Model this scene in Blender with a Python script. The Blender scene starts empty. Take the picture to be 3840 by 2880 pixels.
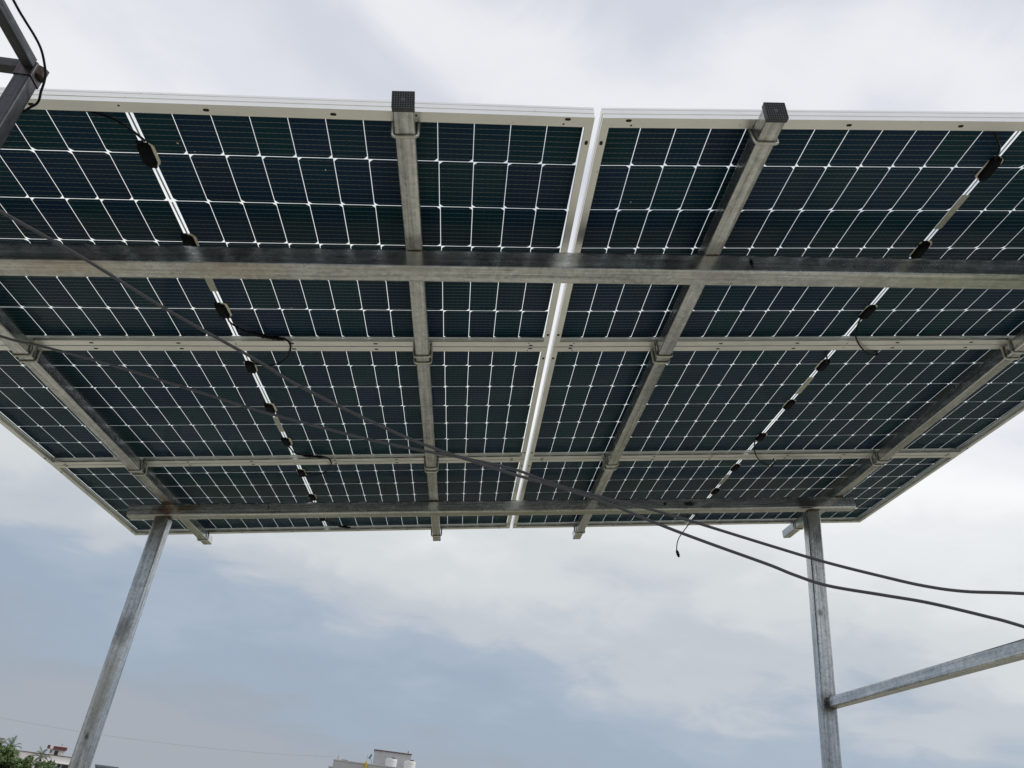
import bpy, bmesh, math, random
from math import radians as rad, sin, cos, pi, tan
from mathutils import Matrix, Vector

random.seed(7)
sc = bpy.context.scene
COL = sc.collection

# ------------------------------------------------------------------ camera
EYE = 1.6                                            # eye height above the roof terrace
FPX = 2938.58 / 3840.0                               # focal length in sensor widths
def rodrigues(w):
    w = Vector(w); a = w.length
    return Matrix.Rotation(a, 3, w.normalized())
RC = rodrigues((1.086334, -0.07415936, 0.03853356))  # array frame -> lens frame (x right, y down, z forward)
CAMP = Vector((0.7702, -1.3932, -1.5160))            # the eye in the array's own frame (u, v, w)
WR = Matrix(((0.98856964, 0.0, -0.15076490),
             (-0.0025136, 0.9998610, -0.01648177),
             (0.15074395, 0.01667234, 0.98843224)))  # array frame -> world axes (z is plumb)
cam_d = bpy.data.cameras.new('camera')
cam = bpy.data.objects.new('camera', cam_d)
COL.objects.link(cam)
cam_d.sensor_fit = 'HORIZONTAL'
cam_d.sensor_width = 36.0
cam_d.lens = 36.0 * FPX
cam_d.clip_start = 0.05
cam_d.clip_end = 9000.0
cr = (WR @ RC.transposed() @ Matrix(((1, 0, 0), (0, -1, 0), (0, 0, -1)))).to_4x4()
cam.matrix_world = Matrix.Translation((0, 0, EYE)) @ cr
sc.camera = cam

# ------------------------------------------------------------------ sky
SUN_EL, SUN_AZ = rad(42), rad(78)                    # azimuth measured from +Y towards +X
sun_dir = Vector((cos(SUN_EL) * sin(SUN_AZ), cos(SUN_EL) * cos(SUN_AZ), sin(SUN_EL)))
world = bpy.data.worlds.new('World')
sc.world = world
world.use_nodes = True
nt = world.node_tree
nt.nodes.clear()
def N(tree, typ, **kw):
    n = tree.nodes.new(typ)
    for k, v in kw.items():
        if k == 'inp':
            for a, b in v.items():
                n.inputs[a].default_value = b
        else:
            setattr(n, k, v)
    return n
def math_n(tree, op, a, b=None, c=None, clamp=False):
    n = tree.nodes.new('ShaderNodeMath'); n.operation = op; n.use_clamp = clamp
    for i, x in enumerate((a, b, c)):
        if x is None: continue
        if isinstance(x, (int, float)): n.inputs[i].default_value = x
        else: tree.links.new(x, n.inputs[i])
    return n.outputs[0]
def ramp(tree, fac, stops, interp='LINEAR'):
    n = tree.nodes.new('ShaderNodeValToRGB'); n.color_ramp.interpolation = interp
    e = n.color_ramp.elements
    while len(e) < len(stops): e.new(0.5)
    for i, (p, c) in enumerate(stops):
        e[i].position = p
        e[i].color = (c, c, c, 1) if isinstance(c, (int, float)) else (*c, 1)
    tree.links.new(fac, n.inputs[0])
    return n.outputs[0]
L = nt.links.new
tc = N(nt, 'ShaderNodeTexCoord')
sep = N(nt, 'ShaderNodeSeparateXYZ'); L(tc.outputs['Generated'], sep.inputs[0])
zc = math_n(nt, 'MAXIMUM', sep.outputs['Z'], 0.0)
den = math_n(nt, 'ADD', zc, 0.24)
px = math_n(nt, 'DIVIDE', sep.outputs['X'], den)
py = math_n(nt, 'DIVIDE', sep.outputs['Y'], den)
comb = N(nt, 'ShaderNodeCombineXYZ'); L(px, comb.inputs[0]); L(py, comb.inputs[1])
comb.inputs[2].default_value = 3.7
n1 = N(nt, 'ShaderNodeTexNoise', inp={'Scale': 0.62, 'Detail': 3.0, 'Roughness': 0.42, 'Distortion': 0.2})
L(comb.outputs[0], n1.inputs['Vector'])
n2 = N(nt, 'ShaderNodeTexNoise', inp={'Scale': 1.7, 'Detail': 3.0, 'Roughness': 0.45, 'Distortion': 0.3})
L(comb.outputs[0], n2.inputs['Vector'])
n3 = N(nt, 'ShaderNodeTexNoise', inp={'Scale': 5.2, 'Detail': 6.0, 'Roughness': 0.55, 'Distortion': 0.5})
L(comb.outputs[0], n3.inputs['Vector'])
dotn = N(nt, 'ShaderNodeVectorMath', operation='DOT_PRODUCT')
L(tc.outputs['Generated'], dotn.inputs[0]); dotn.inputs[1].default_value = sun_dir
t = math_n(nt, 'MULTIPLY_ADD', n1.outputs['Fac'], 0.36, -0.18)
t = math_n(nt, 'ADD', t, math_n(nt, 'MULTIPLY_ADD', n2.outputs['Fac'], 0.26, -0.13))
t = math_n(nt, 'ADD', t, math_n(nt, 'MULTIPLY_ADD', n3.outputs['Fac'], 0.15, -0.075))
t = math_n(nt, 'MULTIPLY', t, ramp(nt, zc, [(0.0, 0.25), (0.12, 0.8), (0.25, 1.0)]))
t = math_n(nt, 'ADD', t, zc)
t = math_n(nt, 'ADD', t, math_n(nt, 'MULTIPLY_ADD', dotn.outputs['Value'], 0.20, -0.02))
skycol = ramp(nt, t, [(0.0, (0.385, 0.42, 0.475)), (0.045, (0.36, 0.41, 0.485)), (0.11, (0.355, 0.435, 0.54)), (0.17, (0.40, 0.475, 0.575)),
                      (0.235, (0.55, 0.59, 0.64)), (0.31, (0.68, 0.71, 0.73)), (0.42, (0.82, 0.84, 0.85)),
                      (0.53, (0.97, 0.975, 0.98)), (0.61, (0.88, 0.89, 0.925)), (0.69, (0.76, 0.78, 0.84)), (0.76, (0.67, 0.695, 0.775)),
                      (0.84, (0.86, 0.87, 0.905)), (0.92, (0.66, 0.69, 0.775)), (1.0, (0.74, 0.765, 0.835))], 'EASE')
sky = N(nt, 'ShaderNodeTexSky', sky_type='NISHITA')
sky.sun_disc = False
sky.sun_elevation = SUN_EL
sky.sun_rotation = SUN_AZ
bg_sky = N(nt, 'ShaderNodeBackground', inp={'Strength': 0.10}); L(sky.outputs[0], bg_sky.inputs['Color'])
bg_cl = N(nt, 'ShaderNodeBackground', inp={'Strength': 1.0}); L(skycol, bg_cl.inputs['Color'])
mixs = N(nt, 'ShaderNodeMixShader', inp={'Fac': 0.96})
L(bg_sky.outputs[0], mixs.inputs[1]); L(bg_cl.outputs[0], mixs.inputs[2])
wo = N(nt, 'ShaderNodeOutputWorld'); L(mixs.outputs[0], wo.inputs['Surface'])

# ------------------------------------------------------------------ sun behind the cloud, exposure
sd = bpy.data.lights.new('sun', 'SUN')
sd.energy = 1.5
sd.angle = rad(20)
sd.color = (1.0, 0.96, 0.9)
so = bpy.data.objects.new('sun', sd)
COL.objects.link(so)
so.rotation_euler = sun_dir.to_track_quat('Z', 'Y').to_euler()
so.location = (20, 20, 40)
vs = sc.view_settings
vs.view_transform = 'Standard'; vs.look = 'None'; vs.exposure = 0.0; vs.gamma = 1.0
vs.use_curve_mapping = False
sc.cycles.max_bounces = 8
sc.cycles.transparent_max_bounces = 24
sc.cycles.caustics_reflective = False
sc.cycles.caustics_refractive = False

# ------------------------------------------------------------------ helpers
ROOTM = {}
def link(o, parent=None, M=None):
    COL.objects.link(o)
    M = M or Matrix.Identity(4)
    ROOTM[o.name] = M
    if parent is not None:
        o.parent = parent
        o.matrix_basis = ROOTM[parent.name].inverted() @ M
    else:
        o.matrix_basis = M
    return o
def obj(name, mesh, mat=None, parent=None, M=None):
    o = bpy.data.objects.new(name, mesh)
    if mat is not None and not mesh.materials: mesh.materials.append(mat)
    return link(o, parent, M)
def thing(name, label, cat, M=None, group=None):
    o = bpy.data.objects.new(name, None)
    o.empty_display_size = 0.1
    link(o, None, M)
    return tag(o, label, cat, group)
def tag(o, label=None, cat=None, group=None, kind=None):
    if label: o['label'] = label
    if cat: o['category'] = cat
    if group: o['group'] = group
    if kind: o['kind'] = kind
    return o
def mesh_py(name, verts, faces, smooth=False):
    m = bpy.data.meshes.new(name)
    m.from_pydata([tuple(v) for v in verts], [], faces)
    m.update()
    if smooth:
        m.polygons.foreach_set('use_smooth', [True] * len(m.polygons))
    return m
def mesh_bm(name, bm, smooth=False):
    m = bpy.data.meshes.new(name)
    bmesh.ops.recalc_face_normals(bm, faces=bm.faces)
    bm.to_mesh(m); bm.free()
    if smooth:
        m.polygons.foreach_set('use_smooth', [True] * len(m.polygons))
    return m
def bm_box(bm, x0, x1, y0, y1, z0, z1, M=None):
    vs_ = [bm.verts.new((x, y, z)) for z in (z0, z1) for (x, y) in ((x0, y0), (x1, y0), (x1, y1), (x0, y1))]
    if M is not None:
        for v in vs_: v.co = M @ v.co
    for f in ((3, 2, 1, 0), (4, 5, 6, 7), (0, 1, 5, 4), (1, 2, 6, 5), (2, 3, 7, 6), (3, 0, 4, 7)):
        bm.faces.new([vs_[i] for i in f])
    return vs_
def box_mesh(name, x0, x1, y0, y1, z0, z1, bevel=0.0):
    bm = bmesh.new(); bm_box(bm, x0, x1, y0, y1, z0, z1)
    if bevel: bmesh.ops.bevel(bm, geom=bm.edges[:], offset=bevel, segments=2, affect='EDGES', profile=0.6)
    return mesh_bm(name, bm)
def smooth_path(pts, n=8):
    P = [Vector(p) for p in pts]
    P = [P[0] * 2 - P[1]] + P + [P[-1] * 2 - P[-2]]
    out = []
    for i in range(1, len(P) - 2):
        a, b, c, d = P[i - 1:i + 3]
        for k in range(n):
            s = k / n
            out.append(0.5 * ((2 * b) + (c - a) * s + (2 * a - 5 * b + 4 * c - d) * s * s + (3 * b - a - 3 * c + d) * s ** 3))
    out.append(P[-2])
    return out
def sweep(name, pts, r, seg=8):
    pts = [Vector(p) for p in pts]
    verts, faces = [], []
    tn = (pts[1] - pts[0]).normalized()
    up = tn.orthogonal().normalized()
    for i, p in enumerate(pts):
        a = pts[max(i - 1, 0)]; b = pts[min(i + 1, len(pts) - 1)]
        tn = (b - a).normalized()
        up = (up - tn * up.dot(tn)).normalized()
        sd_ = tn.cross(up)
        rr = r[i] if isinstance(r, (list, tuple)) else r
        for k in range(seg):
            q = 2 * pi * k / seg
            verts.append(p + (up * cos(q) + sd_ * sin(q)) * rr)
    for i in range(len(pts) - 1):
        for k in range(seg):
            a, b = i * seg + k, i * seg + (k + 1) % seg
            faces.append((a, b, b + seg, a + seg))
    faces.append(tuple(range(seg - 1, -1, -1)))
    faces.append(tuple(range((len(pts) - 1) * seg, len(pts) * seg)))
    return mesh_py(name, verts, faces, True)
def round_poly(pts, r, seg=5):
    """polyline with rounded corners"""
    P = [Vector(p) for p in pts]; out = [P[0]]
    for i in range(1, len(P) - 1):
        a = (P[i - 1] - P[i]).normalized(); b = (P[i + 1] - P[i]).normalized()
        for k in range(seg + 1):
            s = k / seg
            p0, p1 = P[i] + a * r, P[i] + b * r
            out.append((1 - s) ** 2 * p0 + 2 * s * (1 - s) * P[i] + s * s * p1)
    out.append(P[-1])
    return out
def rrect(w, h, r, seg=3):
    o = []
    for (cx, cy, a0) in ((w / 2 - r, h / 2 - r, 0), (-w / 2 + r, h / 2 - r, 90), (-w / 2 + r, -h / 2 + r, 180), (w / 2 - r, -h / 2 + r, 270)):
        for k in range(seg + 1):
            a = rad(a0 + 90 * k / seg)
            o.append((cx + r * cos(a), cy + r * sin(a)))
    return o
def tube_mesh(name, length, w, h, wall=0.003, r=0.006, seg=4):
    """hollow box section along local X from 0 to length; section y=w, z=h"""
    outer, inner = rrect(w, h, r, seg), rrect(w - 2 * wall, h - 2 * wall, max(r - wall, 0.001), seg)
    n = len(outer); verts = []; faces = []
    for x in (0.0, length):
        verts += [(x, a, b) for a, b in outer]
        verts += [(x, a, b) for a, b in inner]
    o0, i0, o1, i1 = 0, n, 2 * n, 3 * n
    for k in range(n):
        j = (k + 1) % n
        faces.append((o0 + k, o0 + j, o1 + j, o1 + k))
        faces.append((i0 + j, i0 + k, i1 + k, i1 + j))
        faces.append((o0 + j, o0 + k, i0 + k, i0 + j))
        faces.append((o1 + k, o1 + j, i1 + j, i1 + k))
    m = mesh_py(name, verts, faces)
    bm = bmesh.new(); bm.from_mesh(m)
    bmesh.ops.recalc_face_normals(bm, faces=bm.faces)
    bm.to_mesh(m); bm.free()
    return m
def axis_matrix(p0, p1, up):
    x = (Vector(p1) - Vector(p0)).normalized()
    z = Vector(up); z = (z - x * z.dot(x)).normalized()
    y = z.cross(x)
    return Matrix.Translation(p0) @ Matrix((x, y, z)).transposed().to_4x4()

# array frame (u right, v away, w out of the panels' faces) -> world
PM = Matrix.Translation((0, 0, EYE)) @ WR.to_4x4() @ Matrix.Translation(-CAMP)
def W3(u, v, w): return PM @ Vector((u, v, w))
UP_W = WR @ Vector((0, 0, 1)); UP_V = WR @ Vector((0, 1, 0)); UP_U = WR @ Vector((1, 0, 0))

# ------------------------------------------------------------------ materials
def new_mat(name):
    m = bpy.data.materials.new(name); m.use_nodes = True
    t_ = m.node_tree
    return m, t_, t_.nodes['Principled BSDF']
def simple(name, col, rough=0.6, metal=0.0, var=0.12, scale=8.0, bump=0.0, spec=0.5):
    m, t_, p = new_mat(name)
    tcn = N(t_, 'ShaderNodeTexCoord')
    nz = N(t_, 'ShaderNodeTexNoise', inp={'Scale': scale, 'Detail': 5.0, 'Roughness': 0.6})
    t_.links.new(tcn.outputs['Object'], nz.inputs['Vector'])
    c = ramp(t_, nz.outputs['Fac'], [(0.3, tuple(x * (1 - var) for x in col)), (0.7, tuple(min(1, x * (1 + var)) for x in col))])
    t_.links.new(c, p.inputs['Base Color'])
    p.inputs['Roughness'].default_value = rough
    p.inputs['Metallic'].default_value = metal
    p.inputs['Specular IOR Level'].default_value = spec
    if bump:
        b = N(t_, 'ShaderNodeBump', inp={'Strength': bump, 'Distance': 0.01})
        t_.links.new(nz.outputs['Fac'], b.inputs['Height']); t_.links.new(b.outputs[0], p.inputs['Normal'])
    return m

def steel_mat(name, lo, hi, rough=(0.26, 0.5), streak=14.0, rust=0.0, stains=0.5, spots=()):
    """galvanised box section: streaks along local X, spangle, dirt blotches"""
    m, t_, p = new_mat(name)
    lk = t_.links.new
    tcn = N(t_, 'ShaderNodeTexCoord'); oi = N(t_, 'ShaderNodeObjectInfo')
    add = N(t_, 'ShaderNodeVectorMath', operation='MULTIPLY_ADD')
    comb_ = N(t_, 'ShaderNodeCombineXYZ')
    for i in range(3): lk(oi.outputs['Random'], comb_.inputs[i])
    lk(comb_.outputs[0], add.inputs[0]); add.inputs[1].default_value = (13.7, 7.3, 5.1); lk(tcn.outputs['Object'], add.inputs[2])
    mp = N(t_, 'ShaderNodeMapping'); mp.inputs['Scale'].default_value = (1.6, 90, 90)
    lk(add.outputs[0], mp.inputs['Vector'])
    ns = N(t_, 'ShaderNodeTexNoise', inp={'Scale': 1.0, 'Detail': 7.0, 'Roughness': 0.62}); lk(mp.outputs[0], ns.inputs['Vector'])
    mp2 = N(t_, 'ShaderNodeMapping'); mp2.inputs['Scale'].default_value = (5, 16, 16)
    lk(add.outputs[0], mp2.inputs['Vector'])
    nb = N(t_, 'ShaderNodeTexNoise', inp={'Scale': 1.0, 'Detail': 6.0, 'Roughness': 0.6, 'Distortion': 0.8}); lk(mp2.outputs[0], nb.inputs['Vector'])
    vo = N(t_, 'ShaderNodeTexVoronoi', inp={'Scale': 75.0}); lk(add.outputs[0], vo.inputs['Vector'])
    f = math_n(t_, 'MULTIPLY_ADD', ns.outputs['Fac'], 0.68, 0.0)
    f = math_n(t_, 'MULTIPLY_ADD', nb.outputs['Fac'], 0.32, f)
    f = math_n(t_, 'ADD', f, math_n(t_, 'MULTIPLY_ADD', N_sep(t_, vo.outputs['Color']), 0.10, -0.05))
    c = ramp(t_, f, [(0.30, lo), (0.70, hi)])
    # dark dirt specks and scuffs
    nd = N(t_, 'ShaderNodeTexNoise', inp={'Scale': 22.0, 'Detail': 8.0, 'Roughness': 0.7}); 
    mp3 = N(t_, 'ShaderNodeMapping'); mp3.inputs['Scale'].default_value = (0.5, 1.2, 1.2)
    lk(add.outputs[0], mp3.inputs['Vector']); lk(mp3.outputs[0], nd.inputs['Vector'])
    dm = ramp(t_, nd.outputs['Fac'], [(0.62, 0.0), (0.74, stains)])
    mx = N(t_, 'ShaderNodeMix', data_type='RGBA'); lk(dm, mx.inputs['Factor']); lk(c, mx.inputs[6]); mx.inputs[7].default_value = (0.09, 0.08, 0.065, 1)
    col_out = mx.outputs[2]
    if rust:
        nr = N(t_, 'ShaderNodeTexNoise', inp={'Scale': 3.2, 'Detail': 7.0, 'Roughness': 0.65}); lk(add.outputs[0], nr.inputs['Vector'])
        rm = ramp(t_, nr.outputs['Fac'], [(0.60, 0.0), (0.76, rust)])
        mr = N(t_, 'ShaderNodeMix', data_type='RGBA'); lk(rm, mr.inputs['Factor']); lk(col_out, mr.inputs[6]); mr.inputs[7].default_value = (0.17, 0.075, 0.035, 1)
        col_out = mr.outputs[2]
    for (cx, cy, cz, sx, sy, sz, colr, amt) in spots:       # burnt, rusted or scuffed places of their own shape
        sb = N(t_, 'ShaderNodeVectorMath', operation='SUBTRACT'); lk(tcn.outputs['Object'], sb.inputs[0]); sb.inputs[1].default_value = (cx, cy, cz)
        dv = N(t_, 'ShaderNodeVectorMath', operation='DIVIDE'); lk(sb.outputs[0], dv.inputs[0]); dv.inputs[1].default_value = (sx, sy, sz)
        ln = N(t_, 'ShaderNodeVectorMath', operation='LENGTH'); lk(dv.outputs[0], ln.inputs[0])
        nn = N(t_, 'ShaderNodeTexNoise', inp={'Scale': 28.0, 'Detail': 5.0, 'Roughness': 0.65}); lk(tcn.outputs['Object'], nn.inputs['Vector'])
        e_ = math_n(t_, 'ADD', ln.outputs['Value'], math_n(t_, 'MULTIPLY_ADD', nn.outputs['Fac'], 1.3, -0.65))
        mk = ramp(t_, e_, [(0.35, amt), (1.0, 0.0)])
        ms = N(t_, 'ShaderNodeMix', data_type='RGBA'); lk(mk, ms.inputs['Factor']); lk(col_out, ms.inputs[6]); ms.inputs[7].default_value = (*colr, 1)
        col_out = ms.outputs[2]
    lk(col_out, p.inputs['Base Color'])
    rg = ramp(t_, nb.outputs['Fac'], [(0.3, rough[0]), (0.7, rough[1])]); lk(rg, p.inputs['Roughness'])
    p.inputs['Metallic'].default_value = 0.90
    b = N(t_, 'ShaderNodeBump', inp={'Strength': 0.25, 'Distance': 0.002}); lk(ns.outputs['Fac'], b.inputs['Height']); lk(b.outputs[0], p.inputs['Normal'])
    return m
def N_sep(t_, sock):
    s = t_.nodes.new('ShaderNodeSeparateColor'); t_.links.new(sock, s.inputs[0]); return s.outputs[0]

ST = dict(lo=(0.20, 0.21, 0.21), hi=(0.80, 0.81, 0.81), rough=(0.16, 0.30), stains=0.6)
M_STEEL = steel_mat('galvanised_steel', **ST)
BURN, RUSTY, PAINT, SOOT = (0.15, 0.145, 0.135), (0.15, 0.085, 0.04), (0.42, 0.42, 0.42), (0.012, 0.012, 0.012)
M_NEARB = steel_mat('galvanised_near_beam', **ST, spots=[(1.72, -.035, 0, .12, .05, .06, PAINT, .8), (2.62, -.035, 0, .14, .05, .06, PAINT, .8), (2.735, -.0375, .004, .009, .02, .024, SOOT, 1.0),
                                                   (3.13, 0, 0, .10, .06, .06, PAINT, .85), (0.75, -.02, -.03, .25, .06, .03, (0.35, 0.28, 0.19), .5), (1.2, -.02, -.034, .2, .06, .02, (0.36, 0.29, 0.2), .45),
                                                   (3.5, .0, -.034, .5, .06, .02, (0.22, 0.27, 0.12), .5)])
M_FARB = steel_mat('galvanised_far_beam', **ST, spots=[(0.20, -.03, .0, .09, .05, .05, RUSTY, .85), (0.30, -.03, .012, .07, .05, .03, (0.26, 0.19, 0.07), .7), (3.02, -.0375, .0, .05, .02, .02, SOOT, .9), (2.88, -.0375, .0, .012, .02, .012, SOOT, .9),
                                                 (3.70, -.03, 0, .10, .05, .05, BURN, .8), (1.1, -.035, 0, .08, .03, .04, PAINT, .5), (2.2, -.0, -.034, 1.2, .06, .015, (0.25, 0.26, 0.12), .45), (0.72, -.0375, .006, .006, .02, .014, SOOT, .9)])
M_LPOST = steel_mat('galvanised_left_post', **ST, spots=[(2.2, -.0, -.03, .10, .05, .04, BURN, .7), (2.78, 0, -.03, .10, .06, .06, BURN, .9), (1.95, 0, -.034, .3, .04, .02, (0.36, 0.35, 0.27), .5), (1.72, .0, -.034, .02, .012, .02, SOOT, .7)])
M_RPOST = steel_mat('galvanised_right_post', **ST, spots=[(2.72, -.01, -.034, .028, .02, .02, (0.2, 0.21, 0.21), .9), (2.27, .0, -.02, .085, .06, .06, BURN, .9), (3.25, 0, -.03, .10, .06, .06, PAINT, .7)])
M_TIE = steel_mat('galvanised_tie', **ST, spots=[(0.0, 0, 0, .10, .06, .06, (0.06, 0.06, 0.06), .95)])
M_STEEL_DARK = steel_mat('weathered_dark_steel', (0.035, 0.038, 0.045), (0.11, 0.113, 0.125), rough=(0.4, 0.6), rust=0.3)
M_UBOLT = simple('zinc_rod', (0.55, 0.55, 0.50), 0.38, 0.9, 0.2, 60)
M_WELD = simple('weld_rust', (0.10, 0.075, 0.05), 0.75, 0.3, 0.6, 90, 0.6)
M_BLACKP = simple('black_plastic', (0.045, 0.048, 0.055), 0.5, 0, 0.25, 40)
M_JBOX = simple('junction_box_plastic', (0.006, 0.007, 0.009), 0.6, 0, 0.3, 60, 0, 0.06)
M_SEAL = simple('cream_sealant', (0.84, 0.80, 0.68), 0.6, 0, 0.08, 50, 0.3)
M_CABLE = simple('black_cable_jacket', (0.060, 0.061, 0.074), 0.36, 0, 0.04, 4)
M_LEAD = simple('lead_jacket', (0.007, 0.007, 0.010), 0.5, 0, 0.2, 30, 0, 0.12)
M_RIBBON = simple('tinned_ribbon', (0.30, 0.30, 0.34), 0.4, 0.6, 0.1, 40)
M_STICKER = simple('silver_sticker', (0.42, 0.42, 0.38), 0.5, 0.2, 0.2, 120)
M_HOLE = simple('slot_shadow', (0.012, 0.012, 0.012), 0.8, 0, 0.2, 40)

def aluminium():
    m, t_, p = new_mat('anodised_aluminium')
    lk = t_.links.new
    tcn = N(t_, 'ShaderNodeTexCoord')
    nz = N(t_, 'ShaderNodeTexNoise', inp={'Scale': 9.0, 'Detail': 6.0, 'Roughness': 0.6}); lk(tcn.outputs['Object'], nz.inputs['Vector'])
    nd = N(t_, 'ShaderNodeTexNoise', inp={'Scale': 55.0, 'Detail': 5.0, 'Roughness': 0.6}); lk(tcn.outputs['Object'], nd.inputs['Vector'])
    c = ramp(t_, nz.outputs['Fac'], [(0.3, (0.78, 0.78, 0.76)), (0.7, (0.88, 0.88, 0.86))])
    dm = ramp(t_, nd.outputs['Fac'], [(0.66, 0.0), (0.76, 0.55)])
    mx = N(t_, 'ShaderNodeMix', data_type='RGBA'); lk(dm, mx.inputs['Factor']); lk(c, mx.inputs[6]); mx.inputs[7].default_value = (0.33, 0.29, 0.22, 1)
    lk(mx.outputs[2], p.inputs['Base Color'])
    p.inputs['Metallic'].default_value = 0.92
    lk(ramp(t_, nz.outputs['Fac'], [(0.3, 0.30), (0.7, 0.44)]), p.inputs['Roughness'])
    return m
M_ALU = aluminium()

def glass():
    m = bpy.data.materials.new('panel_glass'); m.use_nodes = True
    t_ = m.node_tree; t_.nodes.clear(); lk = t_.links.new
    lw = N(t_, 'ShaderNodeLayerWeight', inp={'Blend': 0.5})
    f5 = math_n(t_, 'POWER', lw.outputs['Facing'], 5.0)
    fr = math_n(t_, 'MULTIPLY_ADD', f5, 0.14, 0.003, True)
    tr = N(t_, 'ShaderNodeBsdfTransparent'); tr.inputs[0].default_value = (0.985, 0.995, 0.99, 1)
    gl = N(t_, 'ShaderNodeBsdfGlossy', inp={'Roughness': 0.06}); gl.inputs['Color'].default_value = (1, 1, 1, 1)
    mx = N(t_, 'ShaderNodeMixShader'); lk(fr, mx.inputs[0]); lk(tr.outputs[0], mx.inputs[1]); lk(gl.outputs[0], mx.inputs[2])
    o = N(t_, 'ShaderNodeOutputMaterial'); lk(mx.outputs[0], o.inputs[0])
    return m
M_GLASS = glass()

def cell_mat():
    m, t_, p = new_mat('silicon_cell')
    lk = t_.links.new
    tcn = N(t_, 'ShaderNodeTexCoord'); oi = N(t_, 'ShaderNodeObjectInfo')
    sp = N(t_, 'ShaderNodeSeparateXYZ'); lk(tcn.outputs['Object'], sp.inputs[0])
    base = ramp(t_, oi.outputs['Random'], [(0.0, (0.005, 0.024, 0.066)), (0.35, (0.003, 0.028, 0.060)),
                                          (0.7, (0.002, 0.033, 0.052)), (1.0, (0.009, 0.023, 0.060))])
    # ten busbars along local X, 18.2 mm apart, with solder pads
    y = math_n(t_, 'MULTIPLY_ADD', sp.outputs['Y'], 1 / 0.0182, 5.0)
    fr = math_n(t_, 'FRACT', y)
    d = math_n(t_, 'ABSOLUTE', math_n(t_, 'SUBTRACT', fr, 0.5))
    xx = math_n(t_, 'ABSOLUTE', math_n(t_, 'SUBTRACT', math_n(t_, 'FRACT', math_n(t_, 'MULTIPLY_ADD', sp.outputs['X'], 1 / 0.0165, 0.25)), 0.5))
    pad = math_n(t_, 'LESS_THAN', xx, 0.10)
    wbar = math_n(t_, 'MULTIPLY_ADD', pad, 0.022, 0.026)
    bar = math_n(t_, 'LESS_THAN', d, wbar)
    mx = N(t_, 'ShaderNodeMix', data_type='RGBA'); lk(bar, mx.inputs['Factor']); lk(base, mx.inputs[6])
    mx.inputs[7].default_value = (0.22, 0.24, 0.24, 1)
    lk(mx.outputs[2], p.inputs['Base Color'])
    p.inputs['Roughness'].default_value = 0.45
    p.inputs['Specular IOR Level'].default_value = 0.05
    return m
M_CELL = cell_mat()

# ------------------------------------------------------------------ the setting
def ground_mat():
    m, t_, p = new_mat('earth_and_scrub')
    lk = t_.links.new
    tcn = N(t_, 'ShaderNodeTexCoord')
    a = N(t_, 'ShaderNodeTexNoise', inp={'Scale': 0.02, 'Detail': 8.0, 'Roughness': 0.6}); lk(tcn.outputs['Object'], a.inputs['Vector'])
    c = ramp(t_, a.outputs['Fac'], [(0.35, (0.10, 0.12, 0.05)), (0.5, (0.17, 0.15, 0.10)), (0.65, (0.26, 0.22, 0.16))])
    lk(c, p.inputs['Base Color']); p.inputs['Roughness'].default_value = 0.95
    return m
GZ = -10.0
bm = bmesh.new()
for r0, r1 in ((0, 60), (60, 400), (400, 1500), (1500, 5000)):
    for k in range(32):
        a0, a1 = 2 * pi * k / 32, 2 * pi * (k + 1) / 32
        q = [(r0 * cos(a0), r0 * sin(a0)), (r1 * cos(a0), r1 * sin(a0)), (r1 * cos(a1), r1 * sin(a1)), (r0 * cos(a1), r0 * sin(a1))]
        if r0 == 0: q = q[1:] + [(0, 0)]
        bm.faces.new([bm.verts.new((x, y, GZ)) for x, y in q])
bmesh.ops.remove_doubles(bm, verts=bm.verts[:], dist=0.001)
tag(obj('ground', mesh_bm('ground', bm), ground_mat()), kind='structure')

def roof_mat():
    m, t_, p = new_mat('roof_screed')
    lk = t_.links.new
    tcn = N(t_, 'ShaderNodeTexCoord')
    a = N(t_, 'ShaderNodeTexNoise', inp={'Scale': 0.8, 'Detail': 9.0, 'Roughness': 0.62}); lk(tcn.outputs['Object'], a.inputs['Vector'])
    b = N(t_, 'ShaderNodeTexNoise', inp={'Scale': 30.0, 'Detail': 5.0, 'Roughness': 0.7}); lk(tcn.outputs['Object'], b.inputs['Vector'])
    f = math_n(t_, 'MULTIPLY_ADD', b.outputs['Fac'], 0.3, math_n(t_, 'MULTIPLY', a.outputs['Fac'], 0.7))
    c = ramp(t_, f, [(0.36, (0.31, 0.295, 0.23)), (0.52, (0.45, 0.43, 0.345)), (0.66, (0.53, 0.51, 0.42))])
    lk(c, p.inputs['Base Color']); p.inputs['Roughness'].default_value = 0.9
    bp = N(t_, 'ShaderNodeBump', inp={'Strength': 0.3, 'Distance': 0.01}); lk(b.outputs['Fac'], bp.inputs['Height']); lk(bp.outputs[0], p.inputs['Normal'])
    return m
RX0, RX1, RY0, RY1 = -7.0, 8.5, -8.0, 8.5
terrace = obj('roof_terrace', box_mesh('roof_terrace', RX0, RX1, RY0, RY1, -10.2, 0.0), roof_mat())
tag(terrace, kind='structure')
M_PLASTER = simple('grey_plaster', (0.45, 0.44, 0.41), 0.9, 0, 0.15, 1.5, 0.2)
bm = bmesh.new()
PH = 0.75
bm_box(bm, RX0, RX1, RY1 - 0.15, RY1, 0.0, PH); bm_box(bm, RX0, RX1, RY0, RY0 + 0.15, 0.0, PH)
bm_box(bm, RX0, RX0 + 0.15, RY0 + 0.15, RY1 - 0.15, 0.0, PH - 0.003); bm_box(bm, RX1 - 0.15, RX1, RY0 + 0.15, RY1 - 0.15, 0.0, PH - 0.003)
tag(obj('roof_parapet', mesh_bm('roof_parapet', bm), M_PLASTER), kind='structure')

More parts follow.
